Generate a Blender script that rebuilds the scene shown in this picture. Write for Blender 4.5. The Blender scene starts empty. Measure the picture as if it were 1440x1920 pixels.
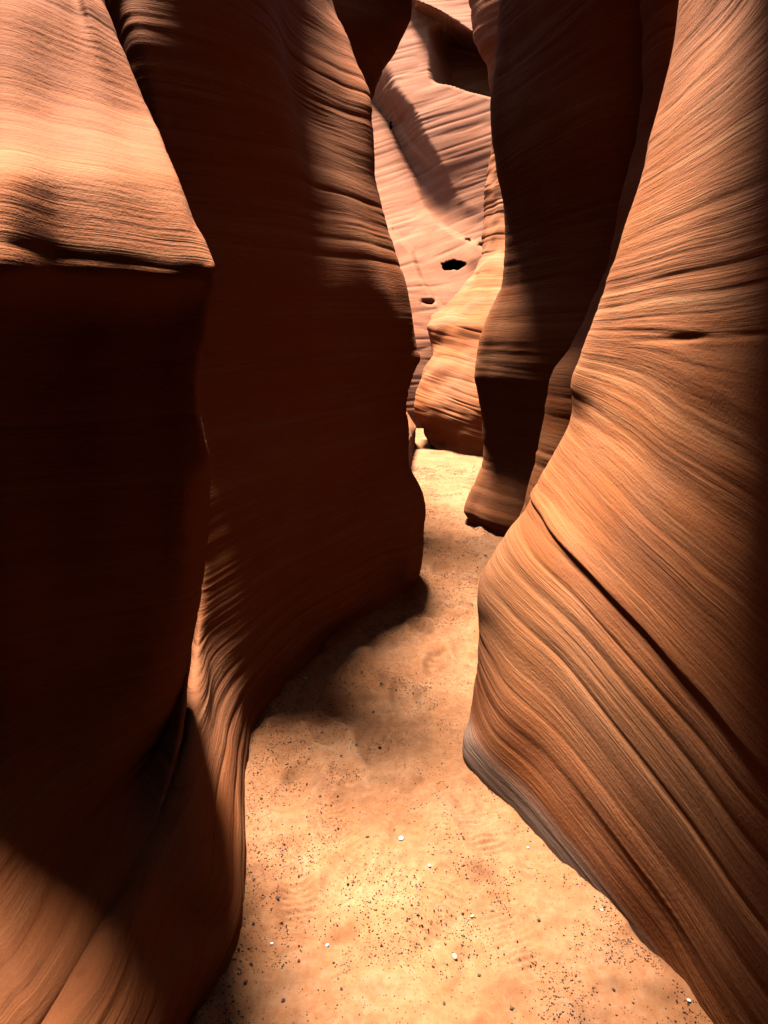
import bpy, math, random
import numpy as np
from mathutils import Vector

sc = bpy.context.scene
COL = sc.collection
rng = np.random.default_rng(7)
random.seed(7)

# ------------------------------------------------------------------ camera, light, exposure
CAM_H = 1.6
F = 1200.0                                   # focal length in photograph pixels (1440 x 1920)
PITCH = math.atan(320.0 / F)
cam = bpy.data.cameras.new('camera')
cam.sensor_fit = 'VERTICAL'
cam.sensor_height = 24.0
cam.lens = 24.0 * F / 1920.0
cam.clip_start = 0.02
cam.clip_end = 400
camo = bpy.data.objects.new('camera', cam)
COL.objects.link(camo)
camo.location = (0, 0, CAM_H)
camo.rotation_euler = (math.pi / 2 - PITCH, 0, 0)
sc.camera = camo

SUN_DIR = Vector((-0.15, 0.17, 1.0)).normalized()      # towards the sun
elev = math.asin(SUN_DIR.z)
world = bpy.data.worlds.new('World')
sc.world = world
world.use_nodes = True
wn = world.node_tree
for n in list(wn.nodes):
    wn.nodes.remove(n)
sky = wn.nodes.new('ShaderNodeTexSky')
sky.sky_type = 'NISHITA'
sky.sun_disc = False
sky.sun_elevation = elev
sky.sun_rotation = math.atan2(SUN_DIR.x, SUN_DIR.y)
bg = wn.nodes.new('ShaderNodeBackground')
bg.inputs['Strength'].default_value = 0.05
wo = wn.nodes.new('ShaderNodeOutputWorld')
wn.links.new(sky.outputs[0], bg.inputs[0])
wn.links.new(bg.outputs[0], wo.inputs[0])

sl = bpy.data.lights.new('sun', 'SUN')
sl.energy = 5.0
sl.angle = math.radians(15)
sl.color = (1.0, 0.95, 0.88)
so = bpy.data.objects.new('sun', sl)
COL.objects.link(so)
so.rotation_euler = SUN_DIR.to_track_quat('Z', 'Y').to_euler()
so.location = (-3, 4, 12)

sc.view_settings.view_transform = 'Standard'
sc.view_settings.look = 'None'
sc.view_settings.gamma = 1.0
sc.view_settings.use_curve_mapping = False
sc.view_settings.exposure = 2.18
sc.render.engine = 'CYCLES'
sc.cycles.max_bounces = 4
sc.cycles.diffuse_bounces = 1
sc.cycles.glossy_bounces = 1
sc.cycles.sample_clamp_indirect = 0.007
sc.cycles.use_denoising = True

# ------------------------------------------------------------------ helpers
CP, SP = math.cos(PITCH), math.sin(PITCH)

def P(px, py, Y):
    """the point at distance Y ahead that the photograph shows at pixel px, py"""
    u, v = (px - 720.0) / F, (960.0 - py) / F
    t = Y / (CP + v * SP)
    return (t * u, Y, CAM_H + t * (-SP + v * CP))

def G0(px, py):
    """point on the floor"""
    u, v = (px - 720.0) / F, (960.0 - py) / F
    t = CAM_H / (SP - v * CP)
    return (t * u, t * (CP + v * SP), 0.0)

def YF(px, py):
    return G0(px, py)[1]

def hash3(ix, iy, iz, seed):
    h = (ix.astype(np.int64) * 73856093) ^ (iy.astype(np.int64) * 19349663) ^ (iz.astype(np.int64) * 83492791) ^ (seed * 2654435761)
    h = (h ^ (h >> 13)) * 1274126177
    h = h ^ (h >> 16)
    return (h & 0xFFFFFF).astype(np.float64) / 0xFFFFFF

def vnoise(x, y, z, seed=0):
    x, y, z = np.broadcast_arrays(x, y, z)
    ix, iy, iz = np.floor(x), np.floor(y), np.floor(z)
    fx, fy, fz = x - ix, y - iy, z - iz
    fx, fy, fz = fx * fx * (3 - 2 * fx), fy * fy * (3 - 2 * fy), fz * fz * (3 - 2 * fz)
    r = 0
    for dx in (0, 1):
        for dy in (0, 1):
            for dz in (0, 1):
                w = (fx if dx else 1 - fx) * (fy if dy else 1 - fy) * (fz if dz else 1 - fz)
                r = r + w * hash3(ix + dx, iy + dy, iz + dz, seed)
    return r * 2 - 1

def sstep(a, b, x):
    t = np.clip((x - a) / (b - a), 0, 1)
    return t * t * (3 - 2 * t)

def pchip(xk, yk, xq):
    """monotone cubic through the points (xk, yk[, dims])"""
    xk = np.asarray(xk, float); yk = np.asarray(yk, float)
    h = np.diff(xk)[:, None]
    d = np.diff(yk, axis=0) / h
    m = np.zeros_like(yk)
    if len(xk) > 2:
        w1 = 2 * h[1:] + h[:-1]; w2 = h[1:] + 2 * h[:-1]
        ok = d[:-1] * d[1:] > 0
        with np.errstate(divide='ignore', invalid='ignore'):
            hm = (w1 + w2) / (w1 / d[:-1] + w2 / d[1:])
        m[1:-1] = np.where(ok, hm, 0)
    m[0], m[-1] = d[0], d[-1]
    i = np.clip(np.searchsorted(xk, xq) - 1, 0, len(xk) - 2)
    t = ((xq - xk[i]) / (xk[i + 1] - xk[i]))[:, None]
    hh = (xk[i + 1] - xk[i])[:, None]
    return ((1 + 2 * t) * (1 - t) ** 2 * yk[i] + t * (1 - t) ** 2 * hh * m[i]
            + t * t * (3 - 2 * t) * yk[i + 1] + t * t * (t - 1) * hh * m[i + 1])

def catmull(pk, cols):
    """pk: (M, N, 3) rails -> (sum(cols)+1, N, 3)"""
    M = len(pk)
    out = []
    seg = np.maximum(np.mean(np.linalg.norm(np.diff(pk, axis=0), axis=2), axis=1), 1e-3)
    T = np.concatenate([[0], np.cumsum(np.sqrt(seg))])
    m = np.zeros_like(pk)
    for i in range(M):
        a, b = max(i - 1, 0), min(i + 1, M - 1)
        if 0 < i < M - 1:
            h0, h1 = T[i] - T[i - 1], T[i + 1] - T[i]
            d0 = (pk[i] - pk[i - 1]) / h0; d1 = (pk[i + 1] - pk[i]) / h1
            m[i] = (d0 * h1 + d1 * h0) / (h0 + h1)
        else:
            m[i] = (pk[b] - pk[a]) / (T[b] - T[a])
    for i in range(M - 1):
        n = cols[i]
        h = T[i + 1] - T[i]
        for j in range(n + (1 if i == M - 2 else 0)):
            t = j / n
            out.append((1 + 2 * t) * (1 - t) ** 2 * pk[i] + t * (1 - t) ** 2 * h * m[i]
                       + t * t * (3 - 2 * t) * pk[i + 1] + t * t * (t - 1) * h * m[i + 1])
    return np.array(out)

def rail(pts, top=(), sink=True, klo=0.0):
    """screen points (px, py, Y), k = share of the way down, preceded by world points (hidden top)"""
    pts = list(pts)
    y0, y1 = pts[0][1], pts[-1][1]
    ks, ps = [], []
    n = len(top)
    for i, w in enumerate(top):
        ks.append(-0.36 + 0.36 * i / n if n > 1 else -0.12); ps.append(w)
    for q in pts:
        if len(q) == 4:
            ks.append(q[3])
        else:
            ks.append((q[1] - y0) / (y1 - y0))
        ps.append(P(*q[:3]))
    if sink:
        a = np.array(ps[-1]); 
        ks.append(1.06); ps.append((a[0], a[1], -0.2))
    return ks, np.array(ps)

def wrail(pairs):
    return [p[0] for p in pairs], np.array([p[1] for p in pairs], float)

def smooth_grid(g, it):
    for _ in range(it):
        h = g.copy()
        h[1:-1, 1:-1] = 0.5 * g[1:-1, 1:-1] + 0.125 * (g[2:, 1:-1] + g[:-2, 1:-1] + g[1:-1, 2:] + g[1:-1, :-2])
        g = h
    return g

def normals(g):
    du = np.gradient(g, axis=0); dv = np.gradient(g, axis=1)
    n = np.cross(du, dv)
    return n / np.maximum(np.linalg.norm(n, axis=2, keepdims=True), 1e-9)

def flat_bed(x, y, z):
    return z + 0.03 * vnoise(x * 1.1, y * 1.1, z * 0.8, 91)

def strata(x, y, b, amp, seed, fine=1.0):
    w = 0.6
    d = 0.011 * vnoise(x * 0.35, y * 0.35, b * 6, seed)
    r = 1 - np.abs(vnoise(x * 0.6, y * 0.6, b * 13, seed + 1))
    d = d + 0.012 * (0.62 - r ** 3) 
    md = np.clip(0.65 + 0.9 * vnoise(x * 0.5, y * 0.5, b * 6.5, seed + 7) + 0.5 * vnoise(x * 2.2, y * 2.2, b * 16, seed + 8), 0.1, 1.5)
    r2 = 1 - np.abs(vnoise(x * 0.9, y * 0.9, b * 31, seed + 2))
    d = d + md * 0.007 * (0.55 - r2 ** 2) * (0.6 + 0.8 * vnoise(x * 1.5, y * 1.5, b * 7, seed + 5))
    d = d + md * fine * 0.0030 * vnoise(x * 2, y * 2, b * 75, seed + 3)
    d = d + md * fine * 0.0016 * vnoise(x * 3, y * 3, b * 150, seed + 4)
    return d * amp * 0.7

def mesh_from_grid(name, g, bed, mat, parent=None, nrm=None, link=True):
    nu, nv = g.shape[:2]
    idx = np.arange(nu * nv).reshape(nu, nv)
    a, b, c, d = idx[:-1, :-1].ravel(), idx[1:, :-1].ravel(), idx[1:, 1:].ravel(), idx[:-1, 1:].ravel()
    faces = np.stack([a, d, c, b], 1)
    me = bpy.data.meshes.new(name)
    me.vertices.add(nu * nv)
    me.vertices.foreach_set('co', g.reshape(-1).astype(np.float32))
    nf = len(faces)
    me.loops.add(nf * 4)
    me.loops.foreach_set('vertex_index', faces.ravel().astype(np.int32))
    me.polygons.add(nf)
    me.polygons.foreach_set('loop_start', (np.arange(nf) * 4).astype(np.int32))
    me.polygons.foreach_set('use_smooth', np.ones(nf, dtype=bool))
    me.update(calc_edges=True)
    at = me.attributes.new('bed', 'FLOAT_VECTOR', 'POINT')
    v = np.stack([g[..., 0], g[..., 1], bed], 2).astype(np.float32)
    at.data.foreach_set('vector', v.ravel())
    if nrm is not None:      # one run of normals over all parts, so that no seam shows where they meet
        me.normals_split_custom_set_from_vertices(nrm.reshape(-1, 3).astype(np.float32))
    me.materials.append(mat)
    o = bpy.data.objects.new(name, me)
    COL.objects.link(o)
    if parent is not None:
        o.parent = parent
    return o

def rock(name, rails, cols, rows, mat, label, bedf=flat_bed, amp=1.0, fine=1.0, seed=1, bs=1.0, smooth=6, flip=-1.0, post=None, krange=None, und=1.0, parts=None):
    kmin = max(r[0][0] for r in rails); kmax = min(r[0][-1] for r in rails)
    if krange is None:
        lo = np.linspace(kmin, 0, max(4, int(rows * 0.10)), endpoint=False) if kmin < 0 else np.array([])
        ks = np.concatenate([lo, np.linspace(max(0, kmin), 1.0, rows, endpoint=False), np.linspace(1.0, kmax, 5)])
    else:
        ks = krange
    pk = np.array([pchip(r[0], r[1], ks) for r in rails])
    g = smooth_grid(catmull(pk, cols), smooth)
    n = normals(g) * flip
    x, y, z = g[..., 0], g[..., 1], g[..., 2]
    # gentle scallops
    und_d = 0.016 * vnoise(x * 2.2, y * 2.2, z * 2.6, seed + 20) + 0.007 * vnoise(x * 5, y * 5, z * 6, seed + 21)
    bed = bedf(x, y, z)
    d = und_d * amp * und + strata(x, y, bed * bs, amp, seed, fine)
    if post is not None:
        d = d + post(x, y, z, bed)
    g = g + n * d[..., None]
    if parts is None:
        o = mesh_from_grid(name, g, bed, mat)
    else:
        # parts: (name, label, last row key); they meet edge to edge
        o = bpy.data.objects.new(name, None)
        COL.objects.link(o)
        o.empty_display_size = 0.1
        nn = normals(g) * flip
        r0 = 0
        for pname, plabel, kend in parts:
            r1 = min(int(np.searchsorted(ks, kend)), len(ks) - 1)
            q = mesh_from_grid(pname, g[:, r0:r1 + 1], bed[:, r0:r1 + 1], mat, parent=o, nrm=nn[:, r0:r1 + 1])
            if plabel:
                q['label'] = plabel
            r0 = r1
    o['label'] = label
    o['category'] = 'rock wall'
    o['kind'] = 'thing'
    return o

# ------------------------------------------------------------------ materials
def new_mat(name):
    m = bpy.data.materials.new(name)
    m.use_nodes = True
    nt = m.node_tree
    for n in list(nt.nodes):
        nt.nodes.remove(n)
    out = nt.nodes.new('ShaderNodeOutputMaterial')
    b = nt.nodes.new('ShaderNodeBsdfPrincipled')
    nt.links.new(b.outputs[0], out.inputs[0])
    return m, nt, b

def N(nt, t, **kw):
    n = nt.nodes.new(t)
    for k, v in kw.items():
        setattr(n, k, v)
    return n

def noise(nt, vec, scale, detail=3, rough=0.55, mapping=None):
    if mapping:
        mp = N(nt, 'ShaderNodeMapping')
        mp.inputs['Scale'].default_value = mapping
        nt.links.new(vec, mp.inputs['Vector'])
        vec = mp.outputs[0]
    n = N(nt, 'ShaderNodeTexNoise')
    n.inputs['Scale'].default_value = scale
    n.inputs['Detail'].default_value = detail
    n.inputs['Roughness'].default_value = rough
    nt.links.new(vec, n.inputs['Vector'])
    return n.outputs['Fac']

def math_(nt, op, a, b=None, c=None):
    n = N(nt, 'ShaderNodeMath', operation=op)
    for i, v in enumerate((a, b, c)):
        if v is None:
            continue
        if isinstance(v, (int, float)):
            n.inputs[i].default_value = v
        else:
            nt.links.new(v, n.inputs[i])
    return n.outputs[0]

def ramp(nt, fac, stops):
    r = N(nt, 'ShaderNodeValToRGB')
    e = r.color_ramp.elements
    while len(e) < len(stops):
        e.new(0.5)
    for el, (p, c) in zip(e, stops):
        el.position = p
        el.color = (*c, 1)
    nt.links.new(fac, r.inputs[0])
    return r.outputs[0]

def mix(nt, fac, a, b, blend='MIX'):
    n = N(nt, 'ShaderNodeMix', data_type='RGBA', blend_type=blend)
    for sock, v in ((n.inputs[0], fac), (n.inputs[6], a), (n.inputs[7], b)):
        if isinstance(v, (int, float)):
            sock.default_value = v
        elif isinstance(v, tuple):
            sock.default_value = (*v, 1)
        else:
            nt.links.new(v, sock)
    return n.outputs[2]

def sandstone(name, foot=False, pink=False):
    m, nt, b = new_mat(name)
    at = N(nt, 'ShaderNodeAttribute', attribute_name='bed').outputs['Vector']
    pos = N(nt, 'ShaderNodeNewGeometry').outputs['Position']
    wide = noise(nt, at, 1.0, 3, 0.55, (0.5, 0.5, 9))
    fine = noise(nt, at, 1.0, 4, 0.6, (0.9, 0.9, 60))
    hair = noise(nt, at, 1.0, 3, 0.6, (2, 2, 230))
    sets = noise(nt, at, 1.0, 2, 0.5, (0.5, 0.5, 6.5))
    cut = noise(nt, at, 1.0, 2, 0.5, (2.2, 2.2, 16))
    md = math_(nt, 'MULTIPLY_ADD', math_(nt, 'MULTIPLY_ADD', cut, 0.4, math_(nt, 'MULTIPLY', sets, 0.6)), 5.0, -1.8)
    mdn = N(nt, 'ShaderNodeClamp'); mdn.inputs[1].default_value = 0.12; mdn.inputs[2].default_value = 1.35
    nt.links.new(md, mdn.inputs[0]); md = mdn.outputs[0]
    fine = math_(nt, 'MULTIPLY_ADD', math_(nt, 'SUBTRACT', fine, 0.5), md, 0.5)
    hair = math_(nt, 'MULTIPLY_ADD', math_(nt, 'SUBTRACT', hair, 0.5), md, 0.5)
    f = math_(nt, 'MULTIPLY_ADD', wide, 0.5, math_(nt, 'MULTIPLY', fine, 0.5))
    f = math_(nt, 'MULTIPLY_ADD', hair, 0.24, math_(nt, 'SUBTRACT', f, 0.12))
    c = ramp(nt, f, [(0.27, (0.15, 0.038, 0.011)), (0.41, (0.25, 0.070, 0.019)), (0.53, (0.335, 0.094, 0.025)),
                     (0.65, (0.39, 0.155, 0.058)), (0.78, (0.46, 0.27, 0.155))])
    blot = noise(nt, pos, 1.3, 3, 0.6)
    c = mix(nt, ramp(nt, blot, [(0.42, (0, 0, 0)), (0.66, (0.45, 0.45, 0.45))]), c, (0.39, 0.160, 0.080))
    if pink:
        c = mix(nt, 0.3, c, (0.33, 0.155, 0.105))  # pinkish bounced light on the far wall, put into the rock colour
    dash = noise(nt, at, 1.0, 2, 0.6, (9, 9, 120))
    c = mix(nt, ramp(nt, dash, [(0.60, (0, 0, 0)), (0.74, (0.5, 0.5, 0.5))]), c, (0.12, 0.032, 0.012))
    grain = noise(nt, pos, 420, 2, 0.6)
    c = mix(nt, 0.25, c, ramp(nt, grain, [(0.3, (0.35, 0.33, 0.32)), (0.7, (1.3, 1.3, 1.3))]), 'MULTIPLY')
    if foot:
        sep = N(nt, 'ShaderNodeSeparateXYZ')
        nt.links.new(at, sep.inputs[0])
        pale = ramp(nt, math_(nt, 'MULTIPLY_ADD', fine, 0.25, sep.outputs[2]), [(0.45, (0, 0, 0)), (0.75, (0.24, 0.24, 0.24)), (0.94, (0.24, 0.24, 0.24)), (1.0, (0.05, 0.05, 0.05))])
        c = mix(nt, pale, c, (0.50, 0.235, 0.105))
        k = ramp(nt, math_(nt, 'MULTIPLY_ADD', fine, 0.06, sep.outputs[2]), [(0.165, (1, 1, 1)), (0.215, (0, 0, 0))])
        c = mix(nt, math_(nt, 'MULTIPLY', k, 0.65), c, (0.37, 0.245, 0.18))
    nt.links.new(c, b.inputs['Base Color'])
    b.inputs['Roughness'].default_value = 0.88
    b.inputs['Specular IOR Level'].default_value = 0.18
    pit = noise(nt, pos, 90, 4, 0.65)
    h = math_(nt, 'MULTIPLY_ADD', hair, 0.0035, math_(nt, 'MULTIPLY', fine, 0.006))
    h = math_(nt, 'MULTIPLY_ADD', pit, 0.0032, h)
    h = math_(nt, 'MULTIPLY_ADD', grain, 0.0011, h)
    h = math_(nt, 'MULTIPLY_ADD', dash, 0.0035, h)
    bp = N(nt, 'ShaderNodeBump')
    bp.inputs['Strength'].default_value = 0.6
    bp.inputs['Distance'].default_value = 1.0
    nt.links.new(h, bp.inputs['Height'])
    nt.links.new(bp.outputs[0], b.inputs['Normal'])
    return m

ROCK = sandstone('banded_sandstone')
ROCK_BOUNCE = sandstone('sandstone_pink_bounce', pink=True)
ROCK_FOOT = sandstone('banded_sandstone_grey_foot', foot=True)

def sand_material():
    m, nt, b = new_mat('orange_sand')
    pos = N(nt, 'ShaderNodeNewGeometry').outputs['Position']
    n1 = noise(nt, pos, 3.0, 4, 0.6)
    n2 = noise(nt, pos, 38, 5, 0.7)
    f = math_(nt, 'MULTIPLY_ADD', n1, 0.45, math_(nt, 'MULTIPLY', n2, 0.55))
    c = ramp(nt, f, [(0.34, (0.29, 0.105, 0.040)), (0.5, (0.345, 0.143, 0.061)), (0.66, (0.39, 0.20, 0.104))])
    grain = noise(nt, pos, 700, 2, 0.7)
    silt = ramp(nt, noise(nt, pos, 3.4, 5, 0.72), [(0.50, (0, 0, 0)), (0.70, (0.55, 0.55, 0.55))])
    c = mix(nt, silt, c, (0.15, 0.065, 0.033))
    c = mix(nt, 0.5, c, ramp(nt, grain, [(0.3, (0.45, 0.42, 0.4)), (0.68, (1.25, 1.25, 1.25))]), 'MULTIPLY')
    # fine dark grains, gathered in drifts
    v = N(nt, 'ShaderNodeTexVoronoi')
    v.inputs['Scale'].default_value = 150
    nt.links.new(pos, v.inputs['Vector'])
    wcol = N(nt, 'ShaderNodeSeparateColor')
    nt.links.new(v.outputs['Color'], wcol.inputs[0])
    dot = math_(nt, 'LESS_THAN', v.outputs['Distance'], math_(nt, 'MULTIPLY', wcol.outputs[0], 0.42))
    drift = noise(nt, pos, 5.5, 4, 0.7)
    sel = math_(nt, 'GREATER_THAN', math_(nt, 'MULTIPLY_ADD', drift, 1.5, math_(nt, 'MULTIPLY', wcol.outputs[1], 0.5)), 1.12)
    c = mix(nt, math_(nt, 'MULTIPLY', math_(nt, 'MULTIPLY', dot, sel), 0.8), c, (0.06, 0.035, 0.025))
    nt.links.new(c, b.inputs['Base Color'])
    b.inputs['Roughness'].default_value = 0.95
    b.inputs['Specular IOR Level'].default_value = 0.1
    h = math_(nt, 'MULTIPLY_ADD', n2, 0.03, math_(nt, 'MULTIPLY', grain, 0.0012))
    h = math_(nt, 'MULTIPLY_ADD', noise(nt, pos, 110, 3, 0.6), 0.007, h)
    bp = N(nt, 'ShaderNodeBump')
    bp.inputs['Strength'].default_value = 0.8
    nt.links.new(h, bp.inputs['Height'])
    nt.links.new(bp.outputs[0], b.inputs['Normal'])
    return m
SAND = sand_material()

# ------------------------------------------------------------------ ground
def inside_path(x, y):
    """rough left and right rim of the sand"""
    lx = np.interp(y, [0.8, 1.2, 1.55, 1.83, 2.35, 2.9, 3.45, 3.97, 6, 9], [-.42, -.45, -.40, -.45, -.54, -.49, -.2, .15, .25, .35])
    rx = np.interp(y, [0.8, 1.18, 1.59, 1.96, 2.18, 3.0, 4, 6, 9], [.9, .76, .62, .43, .34, .75, .9, .85, 1.3])
    return lx, rx

def floor_height(x, y):
    near = sstep(14, 5, y)
    h = 0.034 * vnoise(x * 1.6, y * 1.6, 0 * x, 301) + 0.016 * vnoise(x * 4.2, y * 4.2, 0 * x, 302)
    h = h + near * (0.017 * vnoise(x * 9, y * 10, 0 * x, 303) + 0.0085 * vnoise(x * 22, y * 24, 0 * x, 304) + 0.0022 * vnoise(x * 60, y * 60, 0 * x, 305))
    for (px, py, ang, w, l, dep) in FOOT:
        cx, cy, _ = G0(px, py)
        a, b_ = math.cos(ang), math.sin(ang)
        lx, ly = (x - cx) * a + (y - cy) * b_, -(x - cx) * b_ + (y - cy) * a
        r2 = (lx / w) ** 2 + (ly / l) ** 2
        e = np.exp(-r2 * r2)
        h = h - dep * e + dep * 0.55 * np.exp(-(np.sqrt(r2) - 1.35) ** 2 * 9)
        h = h + 0.006 * e * np.sin(ly * 2 * math.pi / 0.019)
    lx, rx = inside_path(x, y)
    e = np.minimum(np.abs(x - lx), np.abs(x - rx))
    h = h + 0.030 * np.exp(-(e / 0.07) ** 2) * (0.55 + 0.9 * vnoise(x * 7, y * 7, 0 * x, 306)) * sstep(7, 5, y)
    return h - 0.012

FOOT = [(640, 1545, 0.5, 0.06, 0.13, 0.012), (560, 1470, -0.3, 0.06, 0.13, 0.016), (700, 1400, 0.2, 0.06, 0.13, 0.018),
        (610, 1370, 0.5, 0.055, 0.13, 0.016), (640, 1650, -0.5, 0.055, 0.12, 0.014), (760, 1310, 0.1, 0.06, 0.14, 0.02),
        (690, 1270, 0.3, 0.06, 0.14, 0.018), (820, 1240, -0.2, 0.06, 0.14, 0.02), (790, 1180, 0.2, 0.06, 0.14, 0.02),
        (850, 1130, 0.1, 0.06, 0.15, 0.022), (830, 1060, -0.2, 0.07, 0.16, 0.022), (860, 1010, 0.2, 0.07, 0.16, 0.022),
        (900, 1560, 0.4, 0.06, 0.13, 0.008), (820, 1700, -0.4, 0.06, 0.13, 0.008), (960, 1760, 0.3, 0.06, 0.13, 0.008),
        (560, 1700, 0.2, 0.055, 0.12, 0.012)]

def build_ground():
    ys = [-60, -30, -12, -5, -2, 0.2]
    y = 0.8
    while y < 16:
        ys.append(y); y += max(0.006, 0.0034 * y * y * 0.45)
    ys += [18, 22, 30, 60, 120]
    xs = list(np.concatenate([[-120, -40, -12, -5, -2.5], np.arange(-1.4, 1.9, 0.0075), [2.6, 5, 12, 40, 120]]))
    gx, gy = np.meshgrid(np.array(xs), np.array(ys), indexing='ij')
    gz = floor_height(gx, gy)
    g = np.stack([gx, gy, gz], 2)
    o = mesh_from_grid('sand_floor', g, gz, SAND)
    o['kind'] = 'structure'
    o['label'] = 'orange sand canyon floor with dark grit and footprints'
    return o
build_ground()

def fz(x, y):
    return float(floor_height(np.array([float(x)]), np.array([float(y)]))[0])

# ------------------------------------------------------------------ near left wall: lip, hollow and bench
def near_left():
    # rows: -2 outer bottom, -1 outer top, 0 top, 1, 2, 3, 4 lip, 5 under lip, 6 undercut, 7 hollow, 8 low hollow, 9 bench, 10 ridge, 11 tuck
    def r(pts, out):
        ks, ps = [-2, -1], [out[0], out[1]]
        for k, q in enumerate(pts):
            ks.append(k); ps.append(P(*q) if len(q) == 3 else q[1:])
        a = np.array(ps[-1])
        ks.append(11); ps.append(a + np.array([-0.03, 0.03, -0.12]))
        ks.append(12); ps.append(a + np.array([-0.25, 0.1, -0.5]))
        return ks, np.array(ps)
    W = 'w'
    o1 = lambda y, z=3.3: ((-3.2, y, -0.3), (-2.3, y, z + 4.5))  # unseen outer tops, raised to keep sky light off the shaded walls
    rails = [
        r([(W, -1.3, -2.6, 3.0), (W, -1.2, -2.6, 2.6), (W, -1.1, -2.6, 2.3), (W, -1.0, -2.6, 2.0), (W, -.9, -2.6, 1.7), (W, -.92, -2.6, 1.66), (W, -1, -2.6, 1.6), (W, -1.1, -2.6, 1.2), (W, -1.1, -2.6, .7), (W, -1, -2.6, .45), (W, -.8, -2.6, .3)], o1(-2.6)),
        r([(W, -1.5, -.6, 3.0), (W, -1.4, -.6, 2.6), (W, -1.2, -.6, 2.2), (W, -1.05, -.6, 1.95), (W, -.95, -.6, 1.70), (W, -.97, -.6, 1.66), (W, -1.15, -.6, 1.6), (W, -1.25, -.6, 1.2), (W, -1.2, -.6, .7), (W, -1.05, -.6, .45), (W, -.8, -.6, .3)], o1(-.6)),
        r([(W, -1.9, .45, 3.0), (W, -1.8, .45, 2.6), (W, -1.65, .45, 2.2), (W, -1.55, .45, 1.95), (W, -1.45, .45, 1.70), (W, -1.46, .45, 1.66), (W, -1.55, .45, 1.6), (W, -1.6, .45, 1.2), (W, -1.4, .45, .7), (W, -1.05, .45, .45), (W, -.76, .45, .27)], o1(.45)),
        r([(-260, -80, 1.970), (-260, 0, 1.810), (-260, 195, 1.610), (-260, 350, 1.382), (-260, 504, 1.320), (-260, 544, 1.370), (-250, 600, 1.570), (-230, 900, 1.610), (-200, 1330, 1.450), (-150, 1680, 1.08), (-40, 2080, 0.84)], o1(1.1)),
        r([(-135, -80, 1.850), (-135, 0, 1.690), (-135, 195, 1.490), (-135, 350, 1.262), (-135, 504, 1.200), (-135, 544, 1.250), (-110, 600, 1.510), (-110, 900, 1.560), (-100, 1320, 1.500), (-70, 1660, 1.13), (20, 2000, 0.91)], o1(1.4)),
        r([(-72, -80, 1.780), (-72, 0, 1.620), (-72, 195, 1.420), (-72, 350, 1.192), (-72, 500, 1.130), (-72, 538, 1.180), (-55, 600, 1.460), (-55, 900, 1.530), (-50, 1310, 1.495), (-35, 1650, 1.155), (50, 1960, 0.948)], o1(1.5)),
        r([(0, -80, 1.750), (0, 0, 1.590), (0, 195, 1.390), (0, 350, 1.162), (0, 500, 1.100), (0, 538, 1.150), (0, 600, 1.420), (0, 900, 1.500), (0, 1300, 1.500), (0, 1640, 1.18), (80, 1920, 0.985)], o1(1.6)),
        r([(96, -80, 1.870), (100, 0, 1.710), (106, 200, 1.510), (110, 350, 1.282), (110, 502, 1.220), (110, 540, 1.270), (110, 600, 1.510), (110, 900, 1.590), (110, 1280, 1.600), (110, 1580, 1.34), (160, 1790, 1.13)], o1(1.8)),
        r([(124, -80, 1.945), (140, 0, 1.785), (178, 205, 1.585), (200, 350, 1.357), (220, 505, 1.295), (220, 544, 1.345), (215, 600, 1.490), (210, 900, 1.590), (205, 1240, 1.680), (195, 1520, 1.50), (228, 1670, 1.31)], o1(2.0)),
        r([(132, -80, 1.880), (160, 0, 1.770), (225, 205, 1.670), (268, 350, 1.442), (310, 512, 1.380), (308, 550, 1.425), (300, 605, 1.500), (295, 880, 1.600), (290, 1200, 1.730), (270, 1440, 1.72), (292, 1545, 1.52)], o1(2.1)),
        r([(146, -80, 1.930), (178, 0, 1.820), (258, 205, 1.720), (314, 350, 1.492), (372, 507, 1.430), (366, 554, 1.475), (350, 610, 1.490), (350, 870, 1.580), (345, 1150, 1.780), (322, 1340, 1.820), (333, 1400, 1.74)], o1(2.2)),
        r([(156, -80, 1.980), (191, 0, 1.870), (277, 205, 1.770), (334, 350, 1.542), (397, 500, 1.480), (388, 560, 1.510), (379, 640, 1.510), (388, 850, 1.600), (379, 1060, 1.830), (362, 1190, 1.870), (352, 1260, 1.880)], o1(2.4)),
        r([(142, -80, 2.060), (176, 0, 1.950), (262, 205, 1.850), (315, 350, 1.622), (372, 500, 1.560), (366, 560, 1.590), (360, 640, 1.640), (372, 850, 1.720), (372, 1040, 1.850), (368, 1090, 1.880), (370, 1110, 1.880)], o1(2.5)),
        r([(-26, -80, 2.200), (0, 0, 2.090), (60, 205, 1.990), (115, 350, 1.762), (190, 500, 1.700), (190, 560, 1.730), (200, 640, 1.760), (260, 850, 1.870), (290, 1040, 1.950), (310, 1090, 2.000), (320, 1120, 2.000)], o1(2.7)),
    ]
    ks = np.concatenate([np.linspace(-2, 0, 12, endpoint=False), np.linspace(0, 1, 45, endpoint=False), np.linspace(1, 3, 150, endpoint=False), np.linspace(3, 4, 60, endpoint=False),
                         np.linspace(4, 6, 60, endpoint=False), np.linspace(6, 7, 90, endpoint=False), np.linspace(7, 8, 120, endpoint=False),
                         np.linspace(8, 9, 90, endpoint=False), np.linspace(9, 10, 70, endpoint=False), np.linspace(10, 12, 16)])
    # silhouette detail
    sk = rails[11]
    det = {1.35: (225, 80, 1.83), 1.75: (262, 170, 1.79), 2.35: (299, 255, 1.68), 2.75: (322, 312, 1.59), 3.2: (343, 375, 1.532), 3.45: (356, 415, 1.52), 3.7: (378, 452, 1.505), 3.9: (393, 488, 1.49),
           4.5: (393, 535, 1.470), 6.4: (367, 735, 1.550), 6.7: (375, 795, 1.570), 7.3: (391, 915, 1.750), 7.7: (387, 990, 1.790)}
    k2 = list(sk[0]) + list(det.keys())
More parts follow.
